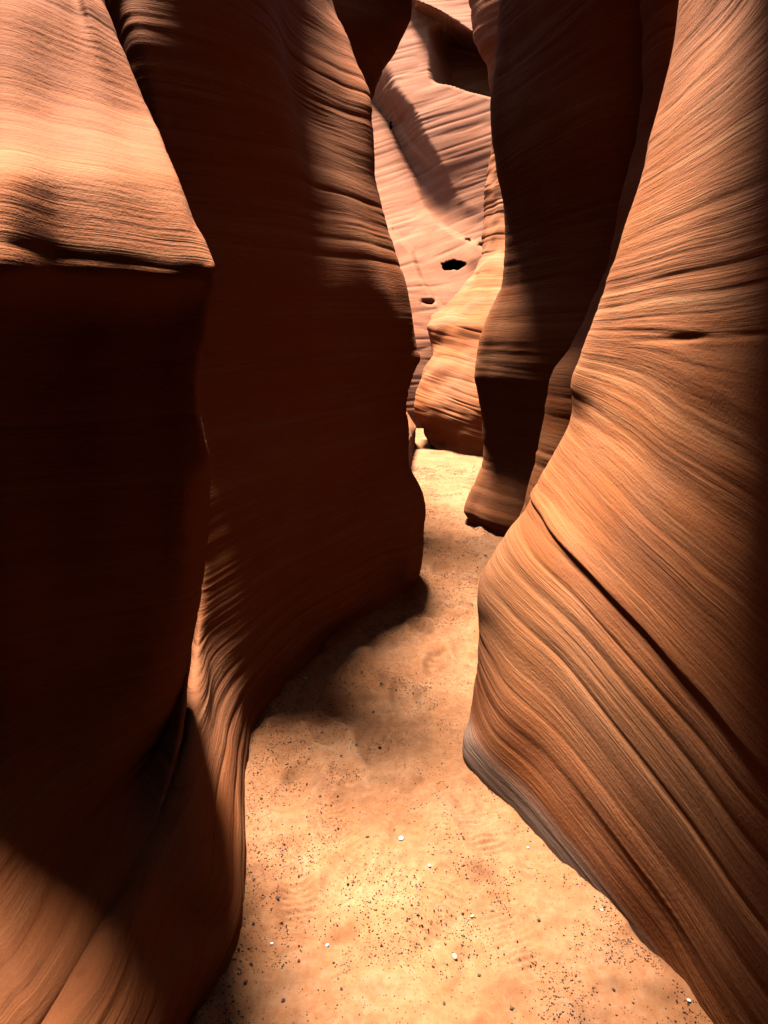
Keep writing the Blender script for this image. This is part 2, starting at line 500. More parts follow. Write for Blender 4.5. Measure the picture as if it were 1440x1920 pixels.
    p2 = np.vstack([sk[1], np.array([P(*v) for v in det.values()])])
    o = np.argsort(k2)
    rails[11] = ([k2[i] for i in o], p2[o])
    return rock('rock_wall', rails, [8, 8, 16, 14, 20, 30, 60, 60, 45, 32, 24, 16, 8], 0, ROCK,
                'banded rock wall with a sunlit shoulder and sharp lip over a dark hollow',
                bedf=lambda x, y, z: flat_bed(x, y, z) + 0.04 * (y - 1.4), seed=11, smooth=6, krange=ks, amp=0.5,
                post=lambda x, y, z, b: (0.003 * vnoise(x * 4, y * 4, z * 5, 12) + 0.002 * vnoise(x * 14, y * 14, z * 18, 13)) * np.exp(-((z - 1.70) / 0.13) ** 2) + strata(x, y, b, .6, 17) * sstep(.75, .5, z),
                parts=[('shoulder', 'sunlit upper shoulder ending in a sharp lip', 4.35), ('hollow', 'dark hollow under the lip', 8.85), ('bench', 'pale sunlit bench at the foot', 99)])
near_left()

# ------------------------------------------------------------------ left wall with the curl, running back to the dark edge
def lip(px, Y, dx, dy, dz=0.12):
    """unseen brow added above the frame to shade the wall and floor below"""
    q = P(px, -250, Y)
    return (q[0] + dx, q[1] + dy, q[2] + dz)

def left_curl():  # outer tops above view are raised to cut the sky light
    lipw = lambda x, y, z=3.6: [(-3.0, y, -0.3), (-2.6, y, z), (x, y, z)]
    rails = [
        wrail([(-.36, (-3, -2.6, -.3)), (-.24, (-2.6, -2.6, 2)), (-.12, (-1.6, -2.6, 1.5)), (0, (-1.5, -2.6, 1.0)), (.5, (-1.2, -2.6, .4)), (.75, (-.78, -2.6, .25)), (.9, (-.6, -2.6, .1)), (1, (-.5, -2.6, 0)), (1.06, (-.48, -2.6, -.2))]),
        wrail([(-.36, (-3, .2, -.3)), (-.24, (-2.6, .2, 2)), (-.12, (-1.7, .2, 1.5)), (0, (-1.6, .2, 1.0)), (.5, (-1.2, .2, .35)), (.75, (-.76, .2, .24)), (.9, (-.55, .2, .1)), (1, (-.42, .2, 0)), (1.06, (-.4, .2, -.2))]),
        rail([(-300, -250, 2.4), (-200, 1300, 1.8, .5), (-40, 1950, 1.05, .68), (85, 1935, 0.96, .76), (190, 1990, 0.95, .88), (300, 2050, YF(300, 2050), 1)], [(-3, 1, -.3), (-2.6, 1, 3), (-2.2, 1.5, 3)]),
        rail([(-200, -250, 2.6), (-50, 1200, 2.0, .5), (80, 1720, 1.45, .68), (168, 1795, 1.105, .76), (262, 1855, 1.10, .88), (362, 1900, YF(362, 1900), 1)], [(-3, 1.4, -.3), (-2.3, 1.4, 8.5), (-2.2, 2, 3.2)]),
        rail([(-100, -250, 2.8), (50, 1100, 2.2, .5), (170, 1560, 1.75, .68), (240, 1672, 1.285, .76), (335, 1745, 1.30, .88), (425, 1795, YF(425, 1795), 1)], [(-3, 1.8, -.3), (-2.3, 1.8, 8.5), (-2.0, 2.3, 3.4)]),
        rail([(0, -250, 3.0), (150, 1000, 2.3, .5), (270, 1450, 2.0, .68), (302, 1548, 1.50, .76), (388, 1650, 1.43, .88), (453, 1720, YF(453, 1720), 1)], [(-3, 2.1, -.3), (-2.3, 2.1, 8.5), (-1.9, 2.6, 3.4)]),
        rail([(80, -250, 3.1), (220, 900, 2.4, .5), (318, 1330, 2.1, .68), (345, 1405, 1.76, .76), (402, 1520, 1.67, .88), (459, 1610, YF(459, 1610), 1)], [(-3, 2.4, -.3), (-2.3, 2.4, 8.5), (-1.7, 2.9, 3.4), lip(80, 3.1, 0.1, -0.1)]),
        rail([(130, -250, 3.2), (300, 800, 2.65, .5), (350, 1180, 2.28, .68), (366, 1262, 2.02, .76), (410, 1400, 1.93, .88), (456, 1512, YF(456, 1512), 1)], [(-3, 2.7, -.3), (-2.3, 2.7, 8.5), (-1.6, 3.1, 3.4), lip(130, 3.2, 0.0, -0.1)]),
        rail([(170, -250, 2.9), (250, 100, 2.60, .2), (340, 600, 2.56, .45), (378, 950, 2.38, .62), (391, 1115, 2.30, .72), (403, 1220, 2.24, .82), (431, 1340, 2.16, .91), (461, 1430, YF(461, 1430), 1)], [(-3, 3, -.3), (-2.3, 3, 8.5), (-1.5, 3.3, 3.4), lip(170, 2.9, 0.12, -0.12)]),
        rail([(250, -250, 2.74), (310, 100, 2.62, .2), (380, 600, 2.59, .45), (412, 900, 2.53, .62), (431, 1060, 2.46, .72), (452, 1180, 2.44, .82), (474, 1290, 2.44, .91), (480, 1348, YF(480, 1348), 1)], [(-3, 3.2, -.3), (-2.3, 3.2, 8.5), (-1.4, 3.4, 3.4), lip(250, 2.74, 0.15, -0.08)]),
        rail([(370, -250, 2.86), (420, 100, 2.78, .2), (480, 600, 2.79, .45), (500, 900, 2.77, .65), (515, 1050, 2.78, .78), (540, 1150, 2.84, .88), (565, 1205, 2.9, .95), (590, 1220, YF(590, 1220), 1)], [(-3, 3.5, -.3), (-2.3, 3.5, 8.5), (-1.2, 3.6, 3.4), lip(370, 2.86, 0.54, -0.52)]),
        rail([(470, -250, 3.25), (510, 100, 3.08, .2), (570, 500, 3.06, .42), (600, 800, 3.11, .60), (618, 980, 3.16, .76), (638, 1090, 3.26, .88), (650, 1140, 3.25, .95), (665, 1165, YF(665, 1165), 1)], [(-3, 3.8, -.3), (-2.3, 3.8, 8.5), (-1.0, 3.9, 3.5), lip(470, 3.25, 0.48, -0.52)]),
        rail([(530, -250, 3.95), (545, 0, 3.72, .18), (570, 200, 3.54, .33), (615, 350, 3.48, .44), (665, 480, 3.46, .53), (695, 700, 3.49, .65), (705, 900, 3.56, .77), (720, 1050, 3.64, .9), (728, 1125, YF(728, 1130), 1)], [(-3, 4.2, -.3), (-2.3, 4.2, 8.5), (-.9, 4.4, 3.6), lip(530, 3.95, 0.10, -0.26)]),
        rail([(575, -250, 4.4), (600, 0, 4.1, .18), (640, 170, 3.92, .30), (660, 300, 3.80, .40), (690, 420, 3.74, .49), (722, 520, 3.72, .56), (752, 640, 3.74, .64), (745, 760, 3.76, .71), (748, 880, 3.76, .80), (775, 960, 3.74, .86), (772, 1060, 3.76, .95), (758, 1112, YF(758, 1112), 1)], [(-3, 4.5, -.3), (-2.3, 4.5, 8.5), (-.8, 4.8, 3.6), lip(575, 4.4, -0.05, -0.1)]),
        rail([(590, -250, 4.9), (622, 0, 4.5), (645, 60, 4.35), (668, 120, 4.22), (693, 192, 4.12), (697, 250, 4.07), (702, 330, 4.02), (720, 400, 3.98), (738, 468, 3.96), (765, 560, 3.95), (779, 640, 3.95), (789, 672, 3.94), (781, 692, 3.96), (769, 715, 3.97), (760, 760, 3.97), (764, 800, 3.97), (765, 870, 3.97), (778, 900, 3.97), (790, 922, 3.97), (798, 968, 3.97), (796, 1030, 3.97), (793, 1062, 3.97), (782, 1088, 3.97), (768, 1103, 3.98), (772, 1110, YF(772, 1110))], [(-3, 4.8, -.3), (-2.3, 4.8, 8.5), (-.9, 5.2, 3.7)]),
        rail([(560, -250, 5.4), (590, 0, 5.0, .18), (650, 200, 4.6, .33), (670, 330, 4.45, .43), (720, 500, 4.35, .55), (755, 640, 4.35, .65), (735, 760, 4.35, .74), (740, 870, 4.35, .82), (772, 960, 4.35, .89), (770, 1050, 4.35, .95), (745, 1090, YF(745, 1090), 1)], [(-3, 5.2, -.3), (-2.3, 5.2, 8.5), (-1.2, 5.6, 3.7)]),
        wrail([(-.36, (-3, 5.6, -.3)), (-.24, (-2.3, 5.6, 8.5)), (-.12, (-2.0, 5.8, 3.4)), (0, (-1.8, 5.6, 3.2)), (.3, (-1.3, 5.4, 2.5)), (.6, (-1.2, 5.3, 1.5)), (.85, (-1.1, 5.2, .5)), (1, (-1.1, 5.2, 0)), (1.06, (-1.1, 5.2, -.2))]),
    ]
    return rock('rock_wall', rails, [6, 10, 16, 26, 28, 28, 28, 28, 28, 34, 44, 50, 40, 30, 14, 6], 640, ROCK,
                'tall dark rock wall whose foot sweeps out in a fluted curl to the sand',
                bedf=lambda x, y, z: flat_bed(x, y, z) - 0.03 * (y - 2.4), seed=31, smooth=5, amp=0.9,
                parts=[('wall_face', 'dark overhanging face', .70), ('curled_foot', 'fluted foot sweeping down to the sand', 99)])
left_curl()

# ------------------------------------------------------------------ near right wall
def right_bed(x, y, z):
    dip = 0.17 * sstep(1.75, 1.35, z)
    return flat_bed(x, y, z) + dip * (2.45 - y) + 0.02 * vnoise(x * 2, y * 2, z * 2, 66)

def right_post(x, y, z, b):
    # a bedding ledge: the upper set stands proud of the lower one
    t = b - 0.985
    d = 0.012 * sstep(-0.012, 0.012, t) * np.exp(-np.maximum(t, 0) / 0.16)
    d = d - 0.006 * np.exp(-(t / 0.006) ** 2)
    t2 = z - 1.60 - 0.02 * (2.2 - y)
    d = d - 0.010 * np.exp(-(t2 / 0.010) ** 2) * sstep(2.25, 1.95, y) * (0.5 + 0.8 * vnoise(x * 6, y * 6, z * 4, 77))
    return d

def near_right():
    T = lambda x, y, z, x2=None: [(4.4, y, -.3), (4.2, y, 9.0), (max(x, .9) + .12, y, 8.5), (x, y, z)]  # unseen top leans over the camera, shaped to shade near face and floor
    rails = [
        wrail([(-.36, (4.4, 4.4, -.3)), (-.27, (4.2, 4.4, 9.0)), (-.18, (1.2, 4.4, 8.5)), (-.09, (2.2, 4.0, 3.6)), (0, (1.9, 3.6, 3.2)), (.3, (1.7, 3.6, 2.3)), (.6, (1.4, 3.5, 1.4)), (.85, (1.1, 3.3, .5)), (1, (1.0, 3.2, 0)), (1.06, (1.0, 3.2, -.2))]),
        rail([(1340, -250, 2.95), (1310, 0, 2.92, .15), (1240, 330, 2.88, .34), (1150, 600, 2.85, .51), (1115, 760, 2.85, .60), (1050, 942, 2.82, .71), (955, 1090, 2.75, .80), (945, 1200, 2.65, .86), (925, 1330, 2.5, .94), (905, 1400, YF(905, 1400), 1)], T(1.75, 3.0, 3.3)),
        rail([(1300, -250, 2.62), (1276, 0, 2.58), (1268, 70, 2.57), (1250, 150, 2.55), (1225, 240, 2.54), (1200, 330, 2.52), (1172, 410, 2.51), (1150, 480, 2.5), (1130, 540, 2.5), (1110, 600, 2.5), (1086, 665, 2.51), (1070, 720, 2.53), (1071, 762, 2.54), (1064, 797, 2.54), (1040, 850, 2.53), (1012, 900, 2.52), (990, 942, 2.52), (966, 980, 2.52), (940, 1014, 2.52), (915, 1057, 2.5), (901, 1095, 2.47), (897, 1135, 2.44), (901, 1180, 2.41), (899, 1235, 2.38), (893, 1300, 2.33), (885, 1350, 2.27), (873, 1385, 2.21), (871, 1412, 2.185), (876, 1434, YF(876, 1434))], T(1.45, 2.75, 3.2)),
        rail([(1335, -250, 2.40), (1312, 0, 2.35, .15), (1240, 300, 2.31, .33), (1185, 500, 2.29, .45), (1135, 680, 2.31, .545), (1102, 800, 2.32, .61), (1045, 940, 2.29, .70), (985, 1060, 2.23, .775), (950, 1200, 2.15, .855), (925, 1370, 2.06, .945), (905, 1466, YF(905, 1466), 1)], T(1.35, 2.5, 3.2)),
        rail([(1395, -250, 2.16), (1372, 0, 2.10, .15), (1325, 200, 2.07, .27), (1275, 400, 2.05, .38), (1232, 600, 2.04, .49), (1200, 750, 2.03, .575), (1155, 900, 2.00, .66), (1105, 1050, 1.95, .745), (1065, 1200, 1.90, .825), (1030, 1400, 1.84, .935), (1000, 1545, YF(1000, 1545), 1)], T(1.0, 2.3, 3.9)),
        rail([(1450, -250, 1.88), (1430, 0, 1.83, .15), (1395, 200, 1.80, .27), (1355, 400, 1.78, .38), (1320, 600, 1.76, .49), (1292, 750, 1.74, .575), (1262, 900, 1.70, .66), (1225, 1060, 1.65, .75), (1185, 1240, 1.61, .835), (1148, 1480, 1.575, .93), (1110, 1660, YF(1110, 1660), 1)], T(.45, 2.32, 4.9)),
        rail([(1520, -250, 1.60), (1510, 0, 1.55, .15), (1490, 200, 1.53, .27), (1465, 400, 1.50, .38), (1440, 600, 1.47, .49), (1418, 750, 1.44, .575), (1395, 900, 1.41, .66), (1362, 1080, 1.37, .75), (1325, 1300, 1.33, .835), (1280, 1580, 1.32, .93), (1230, 1790, YF(1230, 1790), 1)], T(-.02, 2.26, 5.0)),
        rail([(1660, -250, 1.32), (1650, 0, 1.29, .15), (1630, 200, 1.27, .27), (1605, 400, 1.25, .38), (1580, 600, 1.22, .49), (1560, 750, 1.19, .575), (1535, 900, 1.17, .66), (1500, 1080, 1.14, .75), (1455, 1350, 1.11, .835), (1400, 1680, 1.12, .93), (1335, 1935, YF(1335, 1935), 1)], T(-.42, 1.92, 4.95)),
        wrail([(-.36, (4.4, .6, -.3)), (-.27, (4.2, .6, 9.0)), (-.18, (1.2, .6, 8.5)), (-.09, (-.87, 1.05, 4.9)), (0, (.85, .6, 2.4)), (.3, (.95, .6, 1.9)), (.6, (.95, .6, 1.1)), (.85, (.95, .6, .4)), (1, (.92, .6, 0)), (1.06, (.92, .6, -.2))]),
        wrail([(-.36, (4.4, -.6, -.3)), (-.27, (4.2, -.6, 9.0)), (-.18, (1.2, -.6, 8.5)), (-.09, (-1.3, -.5, 3.7)), (0, (.9, -.6, 2.4)), (.3, (1, -.6, 1.9)), (.6, (1, -.6, 1.1)), (.85, (1, -.6, .4)), (1, (.95, -.6, 0)), (1.06, (.95, -.6, -.2))]),
        wrail([(-.36, (4.4, -2.2, -.3)), (-.27, (4.2, -2.2, 9.0)), (-.18, (1.2, -2.2, 8.5)), (-.09, (-1.0, -2.2, 2.8)), (0, (.3, -2.2, 2.4)), (.3, (.2, -2.2, 1.9)), (.6, (.2, -2.2, 1.1)), (.85, (.1, -2.2, .4)), (1, (.1, -2.2, 0)), (1.06, (.1, -2.2, -.2))]),
        wrail([(-.36, (4.4, -3.2, -.3)), (-.27, (4.2, -3.2, 9.0)), (-.18, (1.2, -3.2, 8.5)), (-.09, (-1.6, -3, 2.8)), (0, (-1.4, -2.9, 2.4)), (.3, (-1.4, -2.9, 1.9)), (.6, (-1.4, -2.9, 1.1)), (.85, (-1.4, -2.9, .4)), (1, (-1.4, -2.9, 0)), (1.06, (-1.4, -2.9, -.2))]),
    ]
    return rock('rock_wall', rails, [4, 12, 44, 70, 70, 60, 50, 30, 12, 8, 6], 760, ROCK_FOOT,
                'big glowing orange banded rock wall bulging out above a grey foot',
                bedf=right_bed, seed=51, smooth=4, amp=0.6, post=right_post,
                parts=[('wall_face', 'glowing orange banded face', .955), ('wall_foot', 'greyer foot meeting the sand', 99)])
near_right()

# ------------------------------------------------------------------ narrow fin just behind the near right wall
def brown_fin():
    sil = [(1196, -250), (1200, 0), (1203, 120), (1207, 182), (1195, 260), (1170, 340), (1150, 430), (1138, 490), (1108, 575), (1070, 650), (1030, 716), (1016, 800), (1000, 872), (984, 925), (964, 990), (950, 1060), (945, 1140)]
    n = len(sil)
    T = lambda x, y, z: [(4.2, y, -.3), (3.6, y, z + 4), (x, y, z)]
    def off(dx, Y):
        return rail([(px + dx, py, Y if i < n - 1 else YF(px + dx, 1135)) if i < n - 1 else (px + dx, 1150, YF(px + dx, 1150)) for i, (px, py) in enumerate(sil)], T(2.4, Y, 4.4))
    rails = [off(70, 4.4), off(22, 4.02), off(0, 3.8), off(22, 3.62), off(60, 3.5), off(120, 3.42), off(260, 3.3)]
    return rock('rock_wall', rails, [10, 14, 14, 16, 14, 10], 420, ROCK,
                'narrow brown strip of rough rock wall between the black fin and the glowing orange wall', seed=71, smooth=4, amp=0.9)
brown_fin()

# ------------------------------------------------------------------ black fin, right middle
def black_fin():
    sil = [(944, -250), (938, 0), (932, 90), (919, 195), (921, 250), (930, 310), (945, 380), (950, 430), (945, 520), (921, 580), (897, 640), (890, 700), (897, 750), (906, 795), (908, 860), (893, 905), (879, 932), (870, 958), (879, 975)]
    T = lambda x, y, z: [(5.2, y, -.3), (4.2, y, z + 3.5), (x, y, z)]
    y1 = sil[-1][1]
    def off(dx, dY, fpx, fpy, dxt=0):
        pts = []
        Yf = YF(fpx, fpy)
        for i, (px, py) in enumerate(sil[:-1]):
            k = (py + 250) / (y1 + 250)
            s = sstep(0.85, 1.0, np.array(k)).item()
            Yb = 5.85 + dY - .8 * (1 - k)
            pts.append((px + dx * (1 - s) + (fpx - 879) * s + dxt * (1 - k), py + (fpy - 975) * s, Yb * (1 - s) + Yf * s, k))
        pts.append((fpx, fpy, Yf, 1.0))
        return rail(pts, T(2.6, 6 + dY, 5.6) + [lip(944 + dx, 5.05 + dY, -.60 - (.2 if dY > .1 else 0), -.45 - .15 * min(1, dx / 40) + (.5 if dY > .1 else 0), .15)])
    rails = [off(110, 1.6, 960, 925), off(26, .55, 905, 950), off(0, 0, 879, 975), off(28, -.28, 898, 984), off(75, -.6, 925, 996), off(140, -.95, 975, 1012), off(220, -1.25, 1040, 1030), off(330, -1.4, 1130, 1040)]
    return rock('rock_wall', rails, [14, 24, 26, 26, 22, 16, 10], 420, ROCK,
                'tall unlit rock fin, almost black, standing right of the far bright passage', seed=81, smooth=4, amp=0.75)
black_fin()

# ------------------------------------------------------------------ far striped fin with the pale slope
def far_fin():
    T = lambda x, y, z: [(6.2, y, -.3), (6, y, z + 2.5), (x, y, z)]
    sil = [(945, -250, 11.2), (935, 0, 11.0), (928, 180, 10.9), (921, 275, 10.8), (912, 335, 10.7), (908, 400, 10.6), (906, 455, 10.5), (903, 482, 10.4), (885, 520, 10.2), (860, 550, 10.0), (830, 579, 9.85), (809, 596, 9.75), (800, 609, 9.7), (806, 636, 9.78), (809, 668, 9.8), (798, 690, 9.75), (788, 714, 9.72), (780, 736, 9.7), (777, 756, 9.7), (779, 771, 9.7), (787, 786, 9.72), (795, 801, 9.75), (797, 818, 9.78), (803, 831, 9.8), (814, 842, YF(814, 842))]
    back = [(px + 14 + (18 if 600 < py < 690 else 0), py, Y + .8) for px, py, Y in sil[:-1]] + [(835, 838, YF(835, 838))]
    r2 = [(955, -250, 10.9), (945, 0, 10.7), (938, 180, 10.6), (932, 275, 10.5), (925, 335, 10.4), (922, 400, 10.25), (920, 455, 10.05), (915, 482, 9.95), (898, 520, 9.78), (878, 550, 9.62), (852, 579, 9.5), (835, 596, 9.42), (824, 612, 9.36), (822, 636, 9.42), (818, 668, 9.42), (810, 690, 9.4), (802, 714, 9.4), (797, 736, 9.4), (796, 756, 9.4), (800, 771, 9.42), (808, 786, 9.45), (815, 801, 9.5), (820, 818, 9.6), (828, 831, 9.66), (838, 846, YF(838, 846))]
    r3 = [(975, -250, 10.5), (965, 0, 10.3), (958, 180, 10.2), (950, 275, 10.1), (945, 335, 10.0), (942, 400, 9.85), (940, 455, 9.7), (935, 482, 9.6), (922, 520, 9.45), (905, 550, 9.32), (885, 579, 9.22), (872, 596, 9.15), (865, 612, 9.08), (862, 636, 9.12), (858, 668, 9.12), (852, 690, 9.1), (848, 714, 9.1), (845, 736, 9.1), (845, 756, 9.1), (848, 771, 9.12), (852, 786, 9.15), (858, 801, 9.2), (862, 818, 9.25), (866, 831, 9.3), (872, 851, YF(872, 851))]
    r4 = [(px + 70, py, Y - .35) for px, py, Y in r3[:-1]] + [(940, 856, YF(940, 856))]
    r5 = [(px + 170, py, Y - .6) for px, py, Y in r3[:-1]] + [(1060, 862, YF(1060, 862))]
    lean = lambda pts: [(a, b_, c + 1.15 * min(1, max(0, (845 - b_) / 235)) + .9 * min(1, max(0, (610 - b_) / 180))) for a, b_, c in pts[:-1]] + [pts[-1]]
    back, sil, r2, r3, r4, r5 = map(lean, (back, sil, r2, r3, r4, r5))
    rails = [rail([(p[0] + 60, p[1], p[2] + .9) for p in back[:-1]] + [(905, 830, YF(905, 830))], T(3.4, 12, 7)), rail(back, T(3.2, 11.8, 7)), rail(sil, T(3.0, 11.2, 7)), rail(r2, T(3.0, 10.8, 7)), rail(r3, T(3.0, 10.5, 7)), rail(r4, T(3.2, 10, 7)), rail(r5, T(3.6, 9.8, 7))]
    ks = np.concatenate([np.linspace(-.36, .4, 40, endpoint=False), np.linspace(.4, 1, 520, endpoint=False), np.linspace(1, 1.06, 4)])
    return rock('rock_wall', rails, [6, 12, 26, 34, 26, 12], 0, ROCK,
                'far striped orange rock fin with a pale smooth slope on top, beyond the bright sand',
                bedf=lambda x, y, z: flat_bed(x, y, z) + np.where(z < 1.85, 0.28 * (x - 1.0), 0.05 * (x - 1)), seed=101, smooth=2, amp=2.3, fine=.3, bs=.8, krange=ks, und=1.0,
                parts=[('pale_slope', 'smooth pale sloping top', .787), ('striped_face', 'striped orange face below the slope', 99)])
far_fin()

# ------------------------------------------------------------------ low rock foot, far left of the bright sand
def low_foot():
    rails = [
        rail([(700, 640, 11.5), (720, 740, 11.2, .4), (740, 780, 11, .7), (760, 815, YF(760, 815), 1)], [(-2.5, 12, 2.2)]),
        rail([(700, 640, 10.8), (740, 745, 10.5, .4), (765, 778, 10.3, .7), (779, 800, 10.2, .8), (778, 832, YF(778, 832), 1)], [(-2.5, 11, 2.4)]),
        rail([(690, 650, 9.8), (735, 755, 9.5, .4), (757, 784, 9.4, .7), (776, 806, 9.35, .8), (772, 856, YF(772, 856), 1)], [(-2.5, 10, 2.4)]),
        rail([(680, 660, 8.6), (725, 765, 8.4, .4), (750, 800, 8.3, .7), (767, 830, 8.25, .8), (766, 884, YF(766, 884), 1)], [(-2.5, 8.6, 2.4)]),
        rail([(660, 680, 7.6), (700, 800, 7.4, .4), (730, 840, 7.2, .7), (745, 870, 7.1, .8), (745, 920, YF(745, 920), 1)], [(-2.5, 7.4, 2.4)]),
    ]
    return rock('low_rock_shelf', rails, [14, 14, 14, 8], 120, ROCK, 'low banded rock shelf at the far left rim of the bright sand', seed=121, smooth=2, amp=1.2)
low_foot()

# ------------------------------------------------------------------ dark overhang, upper left beyond the dark edge
def dark_overhang():
    sil = [(771, -60, 5.55), (768, 0, 5.55), (767, 30, 5.55), (757, 56, 5.55), (746, 80, 5.55), (735, 102, 5.55), (720, 122, 5.55), (708, 150, 5.55), (700, 176, 5.55), (688, 200, 5.60), (660, 300, 5.65), (640, 500, 5.75), (630, 800, 5.85), (620, 985, YF(620, 985))]
    T = lambda x, y, z: [(-4, y, -.3), (-2.8, y, z + 3.5), (x, y, z)]
    def off(dx, dY, tx):
        pts = [(px + dx, py, Y + dY) for px, py, Y in sil[:-1]]
        fp = 985 - dY * 45
        pts.append((sil[-1][0] + dx, fp, YF(620, fp)))
        return rail(pts, T(tx, 5.6 + dY, 4.35))
    rails = [off(-420, -.7, -2.4), off(-180, -.75, -1.2), off(-80, -.5, -.5), off(-28, -.25, -.2), off(0, 0, -.1), off(-30, .5, -.2), off(-120, 1.4, -.8),
             wrail([(-.36, (-4, 10, -.3)), (-.24, (-3.6, 10, 4)), (-.12, (-2.2, 10, 4)), (0, (-1.9, 10, 3.7)), (.4, (-1.7, 10, 2.4)), (.8, (-1.6, 10, .8)), (1, (-1.6, 10, 0)), (1.06, (-1.6, 10, -.2))]),
             wrail([(-.36, (-4, 15, -.3)), (-.24, (-3.6, 15, 4)), (-.12, (-2.6, 15, 4)), (0, (-2.4, 15, 3.7)), (.4, (-2.2, 15, 2.4)), (.8, (-2, 15, .8)), (1, (-2, 15, 0)), (1.06, (-2, 15, -.2))])]
    return rock('rock_overhang', rails, [6, 12, 16, 18, 18, 12, 8, 8], 260, ROCK, 'dark overhanging rock high behind the left wall edge', seed=141, smooth=4, amp=1.2)
dark_overhang()

# ------------------------------------------------------------------ rock hanging at the top right of the far passage
def hanging_rock():
    sil = [(878, -250, 8.6), (884, 0, 8.5), (887, 22, 8.48), (888, 42, 8.5), (894, 75, 8.5), (905, 104, 8.5), (914, 132, 8.5), (921, 165, 8.55), (929, 200, 8.6), (960, 250, 8.8), (1000, 290, 9.2)]
    T = lambda x, y, z: [(4, y, z + .5), (x, y, z)]
    def off(dx, dY):
        return rail([(px + dx, py, Y + dY) for px, py, Y in sil], T(1.6, 8.6 + dY, 7.2), sink=False)
    rails = [off(140, 1.2), off(22, .5), off(0, 0), off(18, -.25), off(50, -.42), off(110, -.5), off(240, -.5)]
    ks = np.concatenate([np.linspace(-.24, 0, 12, endpoint=False), np.linspace(0, 1, 150)])
    return rock('rock_overhang', rails, [6, 10, 14, 16, 14, 8], 0, ROCK, 'knobbly brown rock hanging at the top between far passage and black fin', seed=161, smooth=2, amp=2.0, fine=2, krange=ks)
hanging_rock()

# ------------------------------------------------------------------ bright back wall
def poly_sd(px, py, line):
    """signed distance to a polyline, positive on its right side when going down it"""
    best = np.full(px.shape, 1e9); sgn = np.zeros(px.shape)
    for (x0, y0), (x1, y1) in zip(line[:-1], line[1:]):
        dx, dy = x1 - x0, y1 - y0
        L2 = dx * dx + dy * dy
        t = np.clip(((px - x0) * dx + (py - y0) * dy) / L2, 0, 1)
        ex, ey = px - x0 - t * dx, py - y0 - t * dy
        d = np.sqrt(ex * ex + ey * ey)
        s = np.sign(dy * (px - x0) - dx * (py - y0))
        m = d < best
        best = np.where(m, d, best); sgn = np.where(m, s, sgn)
    return best * sgn

